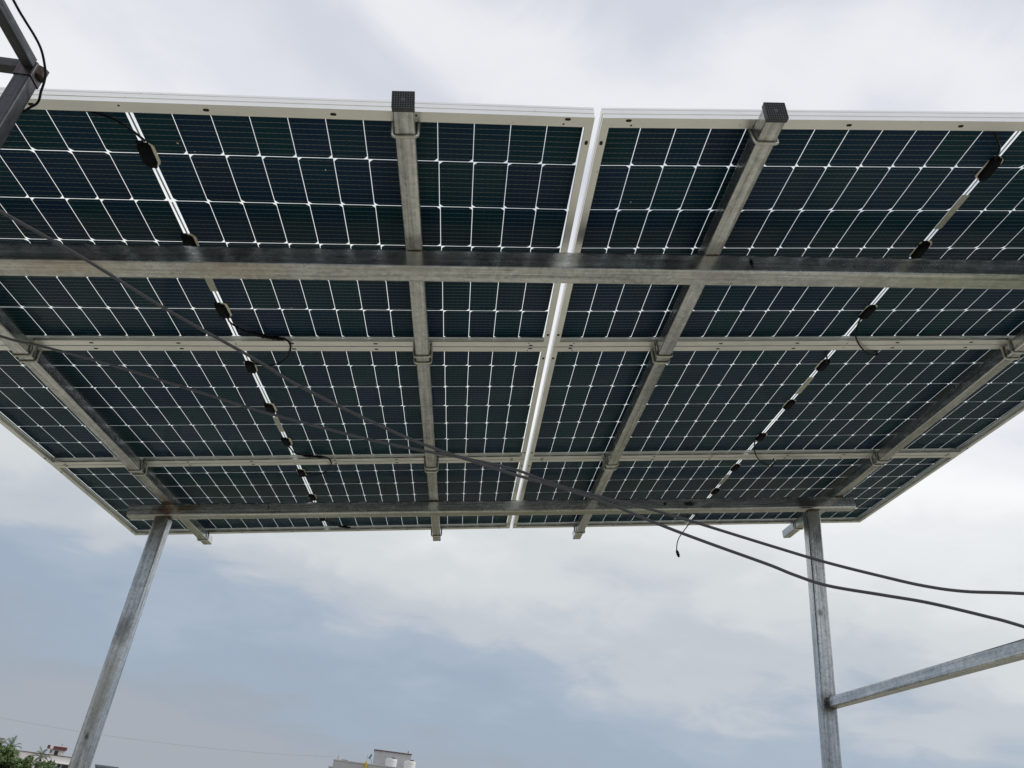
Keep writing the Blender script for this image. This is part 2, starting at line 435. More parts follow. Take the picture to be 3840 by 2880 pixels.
# ------------------------------------------------------------------ the solar panels
UN = (-1.149, 1.149, 3.447); VN = (-0.0175, 1.1215, 2.2605, 3.3995)
NODE = [[[-0.0038, -0.0079, 0.0027], [-0.0084, 0.0077, -0.0171], [-0.0042, -0.0001, 0.0152]],
        [[0.0004, -0.0055, -0.0011], [0.0, 0.0088, -0.0043], [-0.0007, 0.0013, 0.0012]],
        [[0.0033, -0.0047, 0.0027], [0.0069, 0.0055, 0.0065], [0.0032, -0.0023, -0.0028]],
        [[-0.0023, -0.002, 0.0026], [0.0031, 0.0002, 0.0009], [0.0024, -0.001, -0.0066]]]
def slack(u, v, C=None, R=None):
    """how far the clamped panels have settled from the ideal plane"""
    i = (0 if u < UN[1] else 1) if C is None else C
    j = max(0, min(2, sum(v > x for x in VN) - 1)) if R is None else R
    a = (u - UN[i]) / (UN[i + 1] - UN[i]); b = (v - VN[j]) / (VN[j + 1] - VN[j])
    g = lambda jj, ii: Vector(NODE[jj][ii])
    return g(j, i) * (1 - a) * (1 - b) + g(j, i + 1) * a * (1 - b) + g(j + 1, i) * (1 - a) * b + g(j + 1, i + 1) * a * b

PU, PV, MIDG = 0.0927, 0.184, 0.0165         # cell pitch along u and v, extra gap at the middle
CU, CV, CT = 0.0908, 0.1821, 0.0002          # half cell size
HL, HW = 1.139, 0.5665                       # half the outer panel size
# half cell: two clipped corners on its +x side
ch = 0.0105
hx, hy = CU / 2, CV / 2
outl = [(-hx, -hy), (hx - ch, -hy), (hx - ch * 0.44, -hy + ch * 0.44), (hx, -hy + ch), (hx, hy - ch), (hx - ch * 0.44, hy - ch * 0.44), (hx - ch, hy), (-hx, hy)]
nv = len(outl)
CELL_ME = mesh_py('cell', [(x, y, 0) for x, y in outl] + [(x, y, CT) for x, y in outl],
                  [tuple(range(nv - 1, -1, -1)), tuple(range(nv, 2 * nv))] + [(k, (k + 1) % nv, nv + (k + 1) % nv, nv + k) for k in range(nv)])
CELL_ME.materials.append(M_CELL)
# frame section: s inward from the outer edge, w up
PROF = [(0, -.0300), (.0325, -.0300), (.0325, -.0283), (.0020, -.0283), (.0020, -.0052), (.0105, -.0052), (.0105, -.0036), (.0020, -.0036),
        (.0020, .0036), (.0110, .0036), (.0110, .0050), (.0004, .0050), (0, .0046), (0, -.0012), (.0009, -.0016), (.0009, -.0026), (0, -.0030),
        (0, -.0150), (.0011, -.0158), (.0011, -.0222), (0, -.0232)]
# junction box body and its bead of sealant, long side along v
def jbox_mesh():
    bm = bmesh.new()
    def loop(w, l, z, r, dy=0.0):
        return [bm.verts.new((x, y + dy, z)) for x, y in rrect(w, l, r, 3)]
    a = loop(0.036, 0.080, -0.003, 0.011); b = loop(0.035, 0.079, -0.010, 0.011); c = loop(0.029, 0.070, -0.0155, 0.012, 0.002); d = loop(0.021, 0.054, -0.0172, 0.010, 0.004)
    for p_, q_ in ((a, b), (b, c), (c, d)):
        n_ = len(p_)
        for k in range(n_): bm.faces.new((p_[k], p_[(k + 1) % n_], q_[(k + 1) % n_], q_[k]))
    bm.faces.new(d)
    bm_box(bm, -0.014, 0.004, -0.046, -0.039, -0.010, -0.004)       # cable gland and latch
    bm_box(bm, -0.006, 0.013, 0.039, 0.046, -0.011, -0.005)
    bm_box(bm, 0.004, 0.010, -0.043, -0.039, -0.014, -0.008)
    return mesh_bm('junction_box', bm)
JB_ME = jbox_mesh(); JB_ME.materials.append(M_JBOX)
def seal_mesh(seed):
    rn = random.Random(seed)
    o = []
    for k, (x, y) in enumerate(rrect(0.0425, 0.084, 0.016, 7)):
        s = 1 + rn.uniform(-0.09, 0.10)
        o.append((x * s, y * (1 + rn.uniform(-0.03, 0.05))))
    n_ = len(o)
    return mesh_py('sealant', [(x, y, -0.0030) for x, y in o] + [(x * 0.96, y * 0.97, -0.0062) for x, y in o],
                   [tuple(range(n_)), tuple(range(2 * n_ - 1, n_ - 1, -1))] + [(k, n_ + k, n_ + (k + 1) % n_, (k + 1) % n_) for k in range(n_)])
SEALS = [seal_mesh(s) for s in range(4)]
for s_ in SEALS: s_.materials.append(M_SEAL)
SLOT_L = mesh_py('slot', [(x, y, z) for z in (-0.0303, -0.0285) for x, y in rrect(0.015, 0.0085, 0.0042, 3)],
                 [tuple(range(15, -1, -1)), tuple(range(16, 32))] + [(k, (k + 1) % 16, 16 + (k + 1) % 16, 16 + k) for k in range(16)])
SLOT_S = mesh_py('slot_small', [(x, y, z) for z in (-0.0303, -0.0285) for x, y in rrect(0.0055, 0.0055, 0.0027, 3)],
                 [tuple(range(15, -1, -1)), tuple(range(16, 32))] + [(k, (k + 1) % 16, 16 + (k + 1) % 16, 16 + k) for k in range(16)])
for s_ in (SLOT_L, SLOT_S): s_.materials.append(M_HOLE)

LBL = {(0, 0): 'solar panel nearest the viewer on the left, partly behind the dark corner post',
       (1, 0): 'solar panel nearest the viewer on the right, below the right black tube cap',
       (0, 1): 'solar panel in the middle row on the left, a cable loop over its near edge',
       (1, 1): 'solar panel in the middle row on the right, reaching out of the picture',
       (0, 2): 'solar panel in the farthest row on the left, above the left far post',
       (1, 2): 'solar panel in the farthest row on the right, one loose cable hanging below it'}
PANEL = {}
MIT = lambda s: (0.0325 / 0.0205) if s > 0.02 else 1.0      # the mitre runs from corner to corner of the two flanges
def warp_mesh(me, C, R, u0, v0):
    for vx in me.vertices:
        vx.co = vx.co + slack(u0 + vx.co.x, v0 + vx.co.y, C, R)
    return me
def tubeball(pts, C, R, u0, v0): return pts
def build_panel(C, R):
    u0 = C * 2.298; v0 = R * 1.139 + 0.552
    PMx = PM @ Matrix.Translation((u0, v0, 0))
    root = thing('solar_panel', LBL[(C, R)], 'solar panel', PMx, 'solar panels of the array, seen from below')
    PANEL[(C, R)] = root
    def place(me, name, mat, ul=0, vl=0, w=0, rz=0, parent=None):
        """rigid piece following the settled panel"""
        s0 = slack(u0 + ul, v0 + vl, C, R)
        e = 0.02
        du = (slack(u0 + ul + e, v0 + vl, C, R) - s0) / e; dv = (slack(u0 + ul, v0 + vl + e, C, R) - s0) / e
        x = (Vector((1, 0, 0)) + du).normalized(); z = x.cross(Vector((0, 1, 0)) + dv).normalized(); y = z.cross(x)
        Mx = PMx @ Matrix.Translation(Vector((ul, vl, w)) + s0) @ Matrix((x, y, z)).transposed().to_4x4() @ Matrix.Rotation(rz, 4, 'Z')
        return obj(name, me, mat, parent or root, Mx)
    # frame rails with mitred corners
    for side in range(4):
        verts, faces = [], []
        for end in (0, 1):
            for s, w in PROF:
                if s > 0.03 and side in (1, 3): s = 0.0205
                t_ = 0.0205 if s > 0.03 else s
                if side == 0: p = (-HL + t_ if end == 0 else HL - t_, -HW + s, w)
                elif side == 1: p = (HL - s, -HW + s * MIT(s) if end == 0 else HW - s * MIT(s), w)
                elif side == 2: p = (HL - t_ if end == 0 else -HL + t_, HW - s, w)
                else: p = (-HL + s, HW - s * MIT(s) if end == 0 else -HW + s * MIT(s), w)
                verts.append(p)
        n_ = len(PROF)
        faces = [(k, (k + 1) % n_, n_ + (k + 1) % n_, n_ + k) for k in range(n_)]
        faces += [tuple(range(n_ - 1, -1, -1)), tuple(range(n_, 2 * n_))]
        me = mesh_py('frame_rail', verts, faces)
        bmr = bmesh.new(); bmr.from_mesh(me); bmesh.ops.recalc_face_normals(bmr, faces=bmr.faces); bmr.to_mesh(me); bmr.free()
        rail = obj('frame_rail', warp_mesh(me, C, R, u0, v0), M_ALU, root, PMx)
        if side in (0, 2):
            sg = -1 if side == 0 else 1
            for x_, big in ((-0.7, 0), (-0.5, 1), (-0.2, 1), (0.0, 0), (0.2, 1), (0.5, 1), (0.7, 0)):
                place(SLOT_L if big else SLOT_S, 'slot', None, x_, sg * (HW - (0.017 if big else 0.012)), 0, 0, rail)
            for sx in (-1, 1):
                place(SLOT_L, 'slot', None, sx * (HL - 0.066), sg * (HW - 0.008), 0, 0, rail)
                place(SLOT_S, 'slot', None, sx * (HL - 0.075), sg * (HW - 0.024), 0, 0, rail)
        else:
            sx = 1 if side == 1 else -1
            for vy in (-1, 1): place(SLOT_L, 'slot', None, sx * (HL - 0.009), vy * (HW - 0.085), 0, pi / 2, rail)
    # two panes with the cells laminated between them
    a, b = HL - 0.003, HW - 0.003
    for z0, z1, nm in ((-0.0034, -0.0008, 'rear_glass'), (0.0012, 0.0034, 'front_glass')):
        bmg = bmesh.new(); bm_box(bmg, -a, a, -b, b, z0, z1)
        obj(nm, warp_mesh(mesh_bm(nm, bmg), C, R, u0, v0), M_GLASS, root, PMx)
    for col in range(24):
        k = col - 12
        ul = (k + 0.5) * PU + (MIDG / 2 if k >= 0 else -MIDG / 2)
        for row in range(6):
            vl = (row - 2.5) * PV
            right = (row % 2 == 0) == (k >= 0)
            place(CELL_ME, 'cell', None, ul, vl, 0.0, 0.0 if right else pi)
    # ribbons: one down the middle gap, one by each short side
    for ul, wd_ in ((0.0, 0.0045), (-12 * PU - MIDG / 2 - 0.0055, 0.004), (12 * PU + MIDG / 2 + 0.0055, 0.004)):
        for j in range(3):
            bmr = bmesh.new(); bm_box(bmr, ul - wd_ / 2, ul + wd_ / 2, (j * 2 - 3) * PV + 0.006, (j * 2 - 1) * PV - 0.006, 0.0, 0.0003)
            obj('ribbon', warp_mesh(mesh_bm('ribbon', bmr), C, R, u0, v0), M_RIBBON, root, PMx)
    # junction boxes on the row joints, silver label strip
    for j, r_ in enumerate((1, 3, 5)):
        vl = (r_ - 3) * PV
        flip = pi if r_ == 5 else 0
        jb = place(JB_ME, 'junction_box', None, random.uniform(-.003, .003), vl + random.uniform(-.004, .004), 0, flip + random.uniform(-.05, .05))
        place(SEALS[(C * 3 + R + j) % 4], 'sealant', None, 0.001, vl, 0, flip, jb)
    y0, y1 = ((0.55, 1.40) if C == 0 else (-1.40, -0.55))
    bms = bmesh.new(); bm_box(bms, -0.0115, 0.0115, y0 * PV, y1 * PV, -0.0038, -0.00345)
    obj('label_strip', warp_mesh(mesh_bm('label_strip', bms), C, R, u0, v0), M_STICKER, root, PMx)
    return root
for R_ in range(3):
    for C_ in range(2):
        build_panel(C_, R_)

# leads: part of the panel they come from; coordinates in the array frame
CONN_PROF = [(0.0, .0035), (.004, .0055), (.022, .006), (.026, .0085), (.030, .0085), (.032, .0065), (.048, .0065), (.050, .0085), (.056, .0085), (.059, .0060), (.078, .0055), (.083, .0035)]
def lead(C, R, pts, r=0.0031):
    root = PANEL[(C, R)]
    return obj('lead_cable', sweep('lead_cable', smooth_path([W3(*p) for p in pts], 6), r, 8), M_LEAD, root, None)
def connector(p0, p1, parent, scale=1.0):
    a, b = W3(*p0), W3(*p1); d = (b - a).normalized(); ln = (b - a).length
    k = ln / 0.083
    return obj('connector', sweep('connector', [a + d * s * k for s, _ in CONN_PROF], [q * scale for _, q in CONN_PROF], 10), M_LEAD, parent, None)
LW = -0.016
def pl(lst, w=LW, ends=None):
    n_ = len(lst)
    return [(u, v, w if ends is None else ends[0] + (ends[1] - ends[0]) * i / (n_ - 1)) for i, (u, v) in enumerate(lst)]
# a few bird droppings and grit on the rear glass
M_DROP = simple('dried_dropping', (0.75, 0.73, 0.66), 0.8, 0, 0.1, 200)
for C_, u_, v_, sx_, sy_ in ((0, 0.087, 0.142, .0035, .0022), (0, 0.122, 0.170, .0018, .0018), (0, 0.447, 0.225, .0012, .0042), (0, 0.232, 0.905, .0015, .003), (1, 1.95, 0.66, .002, .0028), (1, 2.46, 0.985, .0012, .004), (1, 1.30, 0.33, .002, .002)):
    s0_ = slack(u_, v_, C_, 0)
    bmd = bmesh.new(); bmesh.ops.create_icosphere(bmd, subdivisions=1, radius=1.0, matrix=Matrix.Translation((u_ + s0_.x, v_ + s0_.y, -0.0036 + s0_.z)) @ Matrix.Rotation(u_ * 7, 4, 'Z') @ Matrix.Diagonal((sx_, sy_, 0.0006, 1)))
    obj('dropping', mesh_bm('dropping', bmd), M_DROP, PANEL[(C_, 0)], PM)
# left column
lead(0, 0, [(0.004, 0.135, -.012), (-0.011, 0.098, -.018), (-0.039, 0.061, -.020), (-0.072, 0.041, -.020), (-0.103, 0.029, -.020), (-0.150, 0.020, -.018)])
c_ = lead(0, 0, pl([(0.004, 0.925), (0.007, 0.951), (0.009, 0.982), (0.025, 1.014), (0.045, 1.039), (0.072, 1.056)], -.02))
connector((0.070, 1.056, -.020), (0.122, 1.082, -.022), c_); connector((0.118, 1.080, -.022), (0.174, 1.088, -.024), c_)
lead(0, 1, [(0.173, 1.08, -0.024), (0.191, 1.086, -0.036), (0.193, 1.12, -0.042), (0.177, 1.173, -0.04), (0.152, 1.224, -0.034), (0.119, 1.264, -0.028), (0.076, 1.287, -0.022), (0.037, 1.287, -0.016), (0.008, 1.289, -0.012)])
c_ = lead(0, 1, pl([(0.010, 2.075), (0.017, 2.108), (0.023, 2.146), (0.040, 2.172), (0.062, 2.190)], -.02))
connector((0.060, 2.190, -.020), (0.112, 2.197, -.022), c_); connector((0.108, 2.197, -.022), (0.160, 2.203, -.024), c_)
lead(0, 2, [(0.159, 2.193, -0.024), (0.184, 2.199, -0.036), (0.19, 2.235, -0.042), (0.173, 2.3, -0.04), (0.146, 2.363, -0.034), (0.114, 2.413, -0.028), (0.078, 2.438, -0.022), (0.046, 2.437, -0.016), (0.014, 2.43, -0.012)])
c_ = lead(0, 2, pl([(0.012, 3.165), (0.026, 3.185), (0.044, 3.219), (0.068, 3.271), (0.095, 3.322)], -.02))
connector((0.093, 3.320, -.020), (0.158, 3.339, -.022), c_)
# right column
lead(1, 0, [(2.285, 0.150, -.012), (2.271, 0.126, -.018), (2.263, 0.100, -.020), (2.236, 0.067, -.020), (2.209, 0.042, -.02), (2.180, 0.025, -.018)])
c_ = lead(1, 0, [(2.292, 0.942, -0.012), (2.281, 0.953, -0.018), (2.283, 0.984, -0.024), (2.289, 1.019, -0.034), (2.309, 1.062, -0.04), (2.344, 1.108, -0.044), (2.388, 1.153, -0.044), (2.419, 1.178, -0.042), (2.446, 1.191, -0.038), (2.458, 1.188, -0.034), (2.454, 1.183, -0.03), (2.439, 1.177, -0.026), (2.41, 1.17, -0.02)])
lead(1, 1, pl([(2.290, 1.280), (2.281, 1.251), (2.265, 1.219), (2.253, 1.182), (2.250, 1.150)], -.02))
lead(1, 1, [(2.288, 2.048, -0.012), (2.271, 2.061, -0.018), (2.28, 2.11, -0.034), (2.313, 2.192, -0.044), (2.374, 2.286, -0.044), (2.436, 2.35, -0.042), (2.459, 2.377, -0.038), (2.471, 2.347, -0.034), (2.451, 2.3, -0.03), (2.436, 2.27, -0.024)])
c_ = lead(1, 2, [(2.302, 3.215, -.014), (2.309, 3.290, -.020), (2.3095, 3.350, -.012), (2.293, 3.362, -.030), (2.266, 3.362, -.060), (2.230, 3.361, -.099), (2.205, 3.360, -.133), (2.191, 3.360, -.168), (2.184, 3.360, -.204)])
connector((2.184, 3.360, -.203), (2.193, 3.360, -.247), c_, 1.35)

# ------------------------------------------------------------------ the welded rack
rack_M = Matrix.Translation((0.1, 3.0, 0.0))
rack = thing('mounting_rack', 'welded galvanised box-section rack carrying the six solar panels', 'mounting rack', rack_M)
def bar(name, p0, p1, up, w, h, mat, parent, wall=0.003, r=0.006):
    M_ = axis_matrix(p0, p1, up)
    return obj(name, tube_mesh(name, (Vector(p1) - Vector(p0)).length, w, h, wall, r), mat, parent, M_)
RB = 0.050
RAFT = [  # u near, v near, w top near, u far, v far, w top far, cap
    (-0.728, -0.060, -0.030, -0.720, 3.447, -0.0285),
    (0.6655, -0.060, -0.0455, 0.6845, 3.468, -0.0305),
    (1.5660, -0.051, -0.0435, 1.5790, 3.490, -0.0310),
    (2.9650, -0.050, -0.0240, 2.9950, 3.545, -0.0360)]
def cap_mesh():
    bm = bmesh.new()
    s = 0.0265
    bm_box(bm, -0.003, 0.010, -s, s, -s, s)                     # rim over the tube end (local x points out of the tube)
    bmesh.ops.bevel(bm, geom=bm.edges[:], offset=0.0012, segments=1, affect='EDGES')
    n_ = 10; pit = 2 * (s - 0.0005) / (n_ - 1)
    for k in range(n_):
        c = -(s - 0.0005) + k * pit
        bm_box(bm, 0.0098, 0.0122, c - 0.0009, c + 0.0009, -s + .0004, s - .0004)
        bm_box(bm, 0.0099, 0.0121, -s + .0004, s - .0004, c - 0.0009, c + 0.0009)
    ring = [(0.0062 * cos(2 * pi * k / 14), 0.0062 * sin(2 * pi * k / 14)) for k in range(14)]
    lo = [bm.verts.new((0.0098, a, b)) for a, b in ring]; hi = [bm.verts.new((0.0124, a, b)) for a, b in ring]
    for k in range(14): bm.faces.new((lo[k], lo[(k + 1) % 14], hi[(k + 1) % 14], hi[k]))
    bm.faces.new(hi)
    return mesh_bm('end_cap', bm)
CAP_ME = cap_mesh(); CAP_ME.materials.append(M_BLACKP)
RODR = 0.0040
def ubolt(uc, vb, vt, wtop, wbot, parent, hw=0.0305, side=1):
    """bent rod under a rafter; both shanks go up through the panel flange"""
    j = random.uniform(-.003, .003)
    p = [(uc - hw - .001, vt + j, wtop), (uc - hw - .002, (vt + vb) / 2, (wtop + wbot) / 2), (uc - hw, vb, wbot - RODR), (uc + hw, vb + j, wbot - RODR), (uc + hw + .002, vt, wtop)]
    path = round_poly([W3(*q) for q in p[:1] + p[2:]], 0.011, 5)
    return obj('u_bolt', sweep('u_bolt', path, RODR, 9), M_UBOLT, parent, None)
for k, (ua, va, wa, ub, vb, wb) in enumerate(RAFT):
    p0, p1 = W3(ua, va, wa - RB / 2), W3(ub, vb, wb - RB / 2)
    rf = bar('rafter', p0, p1, UP_W, RB, RB, M_STEEL, rack, 0.0025, 0.005)
    Mc = axis_matrix(p0, p0 - (p1 - p0), UP_W)
    obj('end_cap', CAP_ME, None, rf, Mc)
    def at(v):
        s = (v - va) / (vb - va)
        return ua + (ub - ua) * s, wa + (wb - wa) * s
    for v, dv in ((0.017, 0.012), (1.100, 0.004), (1.146, 0.006), (2.207, 0.004), (2.256, 0.006), (3.345, 0.012)):
        uc, wt = at(v)
        ubolt(uc, v + random.uniform(-.003, .003), v + dv * random.choice((-1, 1)), wt + (0.012 if v < 3 else 0.006), wt - RB, rack)
# cross beams
BW, BH = 0.075, 0.067
NB = ((-1.05, 0.447, -0.0865), (3.15, 0.5065, -0.0865))
FB = ((-0.915, 2.6705, -0.0810), (3.075, 2.7400, -0.0830))
beams = []
for (a, b) in (NB, FB):
    p0, p1 = W3(a[0], a[1] + BW / 2, a[2] - BH / 2), W3(b[0], b[1] + BW / 2, b[2] - BH / 2)
    beams.append(bar('cross_beam', p0, p1, UP_W, BW, BH, (M_NEARB, M_FARB)[len(beams)], rack, 0.003, 0.008))
# splice in the near beam: ground-smooth weld seam round it
pS = W3(2.0766, 0.5, -0.1165)
# posts
def post(x, y, ztop, mat=M_STEEL, name='post', w=0.075, d=0.068):
    o = bar(name, (x, y, 0.008), (x, y, ztop), (0, 1, 0), w, d, mat, rack, 0.003, 0.007)
    M_ = Matrix.Translation((x, y, 0))
    obj('base_plate', box_mesh('base_plate', -0.09, 0.09, -0.09, 0.09, 0.0, 0.008, 0.002), M_STEEL, o, M_)
    return o
LX, LY = -1.7025, 4.102
RXp, RYp = 1.807, 4.102
post(LX, LY, EYE + 1.192, M_LPOST)
post(RXp, RYp, EYE + 1.700, M_RPOST)
post(-1.72, 1.915, EYE + 1.150)
post(1.83, 1.985, EYE + 1.685)
# horizontal tie between the right posts
bar('tie_bar', (RXp + 0.010, RYp - 0.034, EYE + 0.685), (1.835, 2.02, EYE + 0.685), (0, 0, 1), 0.050, 0.050, M_TIE, rack, 0.003, 0.006)
# weld beads and burnt metal where posts and rafters meet the beams
def weld(p, sx, sy, sz, seed):
    rn = random.Random(seed); bm = bmesh.new()
    bmesh.ops.create_icosphere(bm, subdivisions=3, radius=1.0)
    for v in bm.verts:
        k = 1 + rn.uniform(-0.22, 0.22)
        v.co = Vector((v.co.x * sx * k, v.co.y * sy * k, v.co.z * sz * k))
    return obj('weld_bead', mesh_bm('weld_bead', bm, True), M_WELD, rack, Matrix.Translation(p) @ WR.to_4x4())
weld((LX + 0.037, LY - 0.026, EYE + 1.197), 0.008, 0.018, 0.012, 1)
weld((LX + 0.0, LY - 0.036, EYE + 1.195), 0.036, 0.004, 0.006, 2)
weld((RXp + 0.0, RYp - 0.036, EYE + 1.702), 0.036, 0.004, 0.006, 3)
weld((RXp - 0.036, RYp - 0.015, EYE + 1.690), 0.004, 0.020, 0.006, 4)
for k, (ua, va, wa, ub, vb, wb) in enumerate(RAFT):
    s = (2.69 - va) / (vb - va)
    weld(W3(ua + (ub - ua) * s, 2.668 + (ua + 0.9) * 0.0175, wa + (wb - wa) * s - RB - 0.002), 0.024, 0.004, 0.004, 10 + k)
    s = (0.47 - va) / (vb - va)
    weld(W3(ua + (ub - ua) * s, 0.448 + (ua + 1.05) * 0.0142, wa + (wb - wa) * s - RB - 0.001), 0.024, 0.003, 0.003, 20 + k)

# ------------------------------------------------------------------ the dark corner frame at the upper left
fr_M = Matrix.Translation((-1.152, 1.284, 0))
fr = thing('corner_frame', 'dark weathered steel corner frame of a neighbouring stand, cut off at upper left', 'steel frame', fr_M)
pz = EYE + 1.343
bar('post', (-1.152, 1.284, 0.006), (-1.152, 1.284, pz + 0.012), (0, 1, 0), 0.036, 0.036, M_STEEL_DARK, fr, 0.003, 0.004)
bar('top_bar', (-1.1465, 1.262, pz + 0.0130), (-1.1465, -2.6, pz + 0.0130), (0, 0, 1), 0.025, 0.026, M_STEEL_DARK, fr, 0.002, 0.003)
bar('top_bar', (-1.168, 1.2785, pz + 0.0125), (-3.4, 1.2785, pz + 0.0125), (0, 0, 1), 0.025, 0.026, M_STEEL_DARK, fr, 0.002, 0.003)
bar('post', (-1.152, -2.6, 0.006), (-1.152, -2.6, pz), (0, 1, 0), 0.036, 0.036, M_STEEL_DARK, fr, 0.003, 0.004)
bar('post', (-3.4, 1.284, 0.006), (-3.4, 1.284, pz), (0, 1, 0), 0.036, 0.036, M_STEEL_DARK, fr, 0.003, 0.004)
# sleeve of heavier section round the head of the post, with a rusty torn corner
bar('sleeve', (-1.152, 1.284, pz - 0.022), (-1.152, 1.284, pz + 0.020), (0, 1, 0), 0.041, 0.041, M_STEEL_DARK, fr, 0.0022, 0.004)
M_RUST = simple('rusty_plate', (0.075, 0.058, 0.052), 0.8, 0.2, 0.5, 60, 0.4)
bm = bmesh.new()
tri = [(-1.131, 1.272), (-1.131, 1.302), (-1.117, 1.290), (-1.121, 1.278)]
lo = [bm.verts.new((x, y, pz - 0.004)) for x, y in tri]; hi = [bm.verts.new((x, y, pz + 0.020)) for x, y in tri]
for k in range(4): bm.faces.new((lo[k], lo[(k + 1) % 4], hi[(k + 1) % 4], hi[k]))
bm.faces.new(lo[::-1]); bm.faces.new(hi)
obj('corner_gusset', mesh_bm('corner_gusset', bm), M_RUST, fr, None)
# wire draped along the top bar and round the post
def E3(p): return (p[0], p[1], p[2] + EYE)
wire_pts = [(-1.122, -2.4, 1.385), (-1.120, -1.2, 1.378), (-1.118, 0.2, 1.376), (-1.116, 0.9, 1.372), (-1.116, 1.112, 1.3695), (-1.114, 1.158, 1.369), (-1.112, 1.200, 1.3705), (-1.110, 1.230, 1.366),
            (-1.109, 1.256, 1.352), (-1.108, 1.272, 1.337), (-1.110, 1.283, 1.320), (-1.114, 1.292, 1.305), (-1.122, 1.309, 1.285), (-1.140, 1.312, 1.26), (-1.152, 1.311, 1.2), (-1.153, 1.311, 0.8), (-1.152, 1.311, 0.2)]
tag(obj('draped_wire', sweep('draped_wire', smooth_path([E3(p) for p in wire_pts], 6), 0.0027, 8), M_LEAD),
    'thin black wire draped along the dark corner frame at upper left', 'wire')

# ------------------------------------------------------------------ the two loose cables
CA = [(-1.150, 1.262, 0.99), (-1.068, 1.303, 0.969), (-0.921, 1.387, 0.938), (-0.761, 1.478, 0.895), (-0.575, 1.587, 0.857), (-0.484, 1.627, 0.829), (-0.330, 1.679, 0.792), (-0.165, 1.711, 0.753), (0.043, 1.729, 0.717), (0.167, 1.736, 0.700), (0.282, 1.737, 0.675), (0.404, 1.726, 0.635),
      (0.510, 1.717, 0.604), (0.641, 1.703, 0.567), (0.700, 1.702, 0.550), (0.773, 1.698, 0.534), (0.883, 1.670, 0.520), (0.974, 1.652, 0.510), (1.083, 1.628, 0.489), (1.149, 1.613, 0.473), (1.40, 1.55, 0.40), (1.72, 1.62, 0.30), (1.82, 1.94, 0.25)]
CB = [(-1.72, 1.865, 1.06), (-1.359, 1.870, 0.981), (-1.240, 1.858, 0.961), (-1.048, 1.840, 0.927), (-0.849, 1.827, 0.885), (-0.714, 1.810, 0.853), (-0.613, 1.799, 0.829), (-0.451, 1.780, 0.798), (-0.307, 1.770, 0.775), (-0.167, 1.755, 0.757), (-0.090, 1.748, 0.750), (0.041, 1.745, 0.737), (0.127, 1.752, 0.719),
      (0.231, 1.756, 0.702), (0.326, 1.753, 0.689), (0.435, 1.741, 0.668), (0.642, 1.701, 0.612), (0.761, 1.673, 0.579), (0.871, 1.641, 0.552), (0.947, 1.617, 0.535), (1.021, 1.595, 0.527), (1.119, 1.551, 0.524), (1.40, 1.50, 0.53), (1.72, 1.62, 0.56), (1.83, 1.94, 0.60)]
tag(obj('loose_cable', sweep('loose_cable', smooth_path([E3(p) for p in CA], 7), 0.0036, 10), M_CABLE),
    'thick dark cable entering high at the left edge, lower one at the right edge', 'cable', 'loose cables slung below the array')
tag(obj('loose_cable', sweep('loose_cable', smooth_path([E3(p) for p in CB], 7), 0.0034, 10), M_CABLE),
    'thick dark cable entering low at the left edge, upper one at the right edge', 'cable', 'loose cables slung below the array')

# ------------------------------------------------------------------ far buildings
def polar(az, D, z=0.0): return Vector((D * sin(rad(az)), D * cos(rad(az)), z))
def face_M(az, D, z, yaw=0.0):
    """local x to the right, local y away from the viewer"""
    return Matrix.Translation(polar(az, D, z)) @ Matrix.Rotation(-rad(az) + yaw, 4, 'Z')
def zel(D, el): return EYE + D * tan(rad(el))
M_GREYW = simple('grey_painted_wall', (0.52, 0.52, 0.53), 0.9, 0, 0.06, 0.6)
M_COPE = simple('pale_coping', (0.70, 0.70, 0.70), 0.85, 0, 0.06, 1.0)
M_MAROON = simple('maroon_paint', (0.155, 0.055, 0.065), 0.7, 0, 0.1, 1.0)
M_WHITEW = simple('white_painted_wall', (0.86, 0.83, 0.82), 0.85, 0, 0.04, 0.5)
M_TANK = simple('white_tank_plastic', (0.80, 0.80, 0.78), 0.45, 0, 0.04, 1.0)
M_DARKLID = simple('black_lid', (0.02, 0.022, 0.03), 0.5, 0, 0.2, 2.0)
M_WIN = simple('dark_window', (0.035, 0.04, 0.045), 0.25, 0, 0.2, 1.0)
M_GREYMET = simple('grey_metal', (0.30, 0.30, 0.32), 0.5, 0.6, 0.1, 2.0)
M_YEL = simple('yellow_cloth', (0.62, 0.43, 0.05), 0.8, 0, 0.35, 4.0)
M_HAZEB = simple('hazed_concrete', (0.27, 0.31, 0.36), 0.9, 0, 0.1, 0.3)  # concrete with the blue-grey of distance haze mixed into its colour
def prt(root, name, mat, boxes, M_, parent=None, bevel=0):
    bm = bmesh.new()
    for b in boxes: bm_box(bm, *b)
    return obj(name, mesh_bm(name, bm), mat, parent or root, M_)

# grey building with two tanks
D1, AZ1 = 120.0, -5.4
def gx(az, D=D1): return D * tan(rad(az - AZ1))
Mg = face_M(AZ1, D1, GZ)
gb = thing('apartment_building', 'light grey flat-roofed building with a rooftop room edged in dull red', 'building', Mg)
ztop = zel(D1, 2.28) - GZ
x0, x1 = gx(-7.9), gx(-2.2)
prt(gb, 'wall', M_GREYW, [(x0, x1, 0, 12, 0, ztop - 0.12)], Mg)
prt(gb, 'coping', M_COPE, [(x0 - 0.06, x1 + 0.06, -0.08, 0.22, ztop - 0.117, ztop), (x0 - 0.06, x0 + 0.24, 0.223, 12.1, ztop - 0.117, ztop - 0.002), (x1 - 0.24, x1 + 0.06, 0.223, 12.1, ztop - 0.117, ztop - 0.002)], Mg)
rx0, rx1 = gx(-5.40, D1 + 3), gx(-2.99, D1 + 3)
zr = zel(D1 + 3, 3.10) - GZ
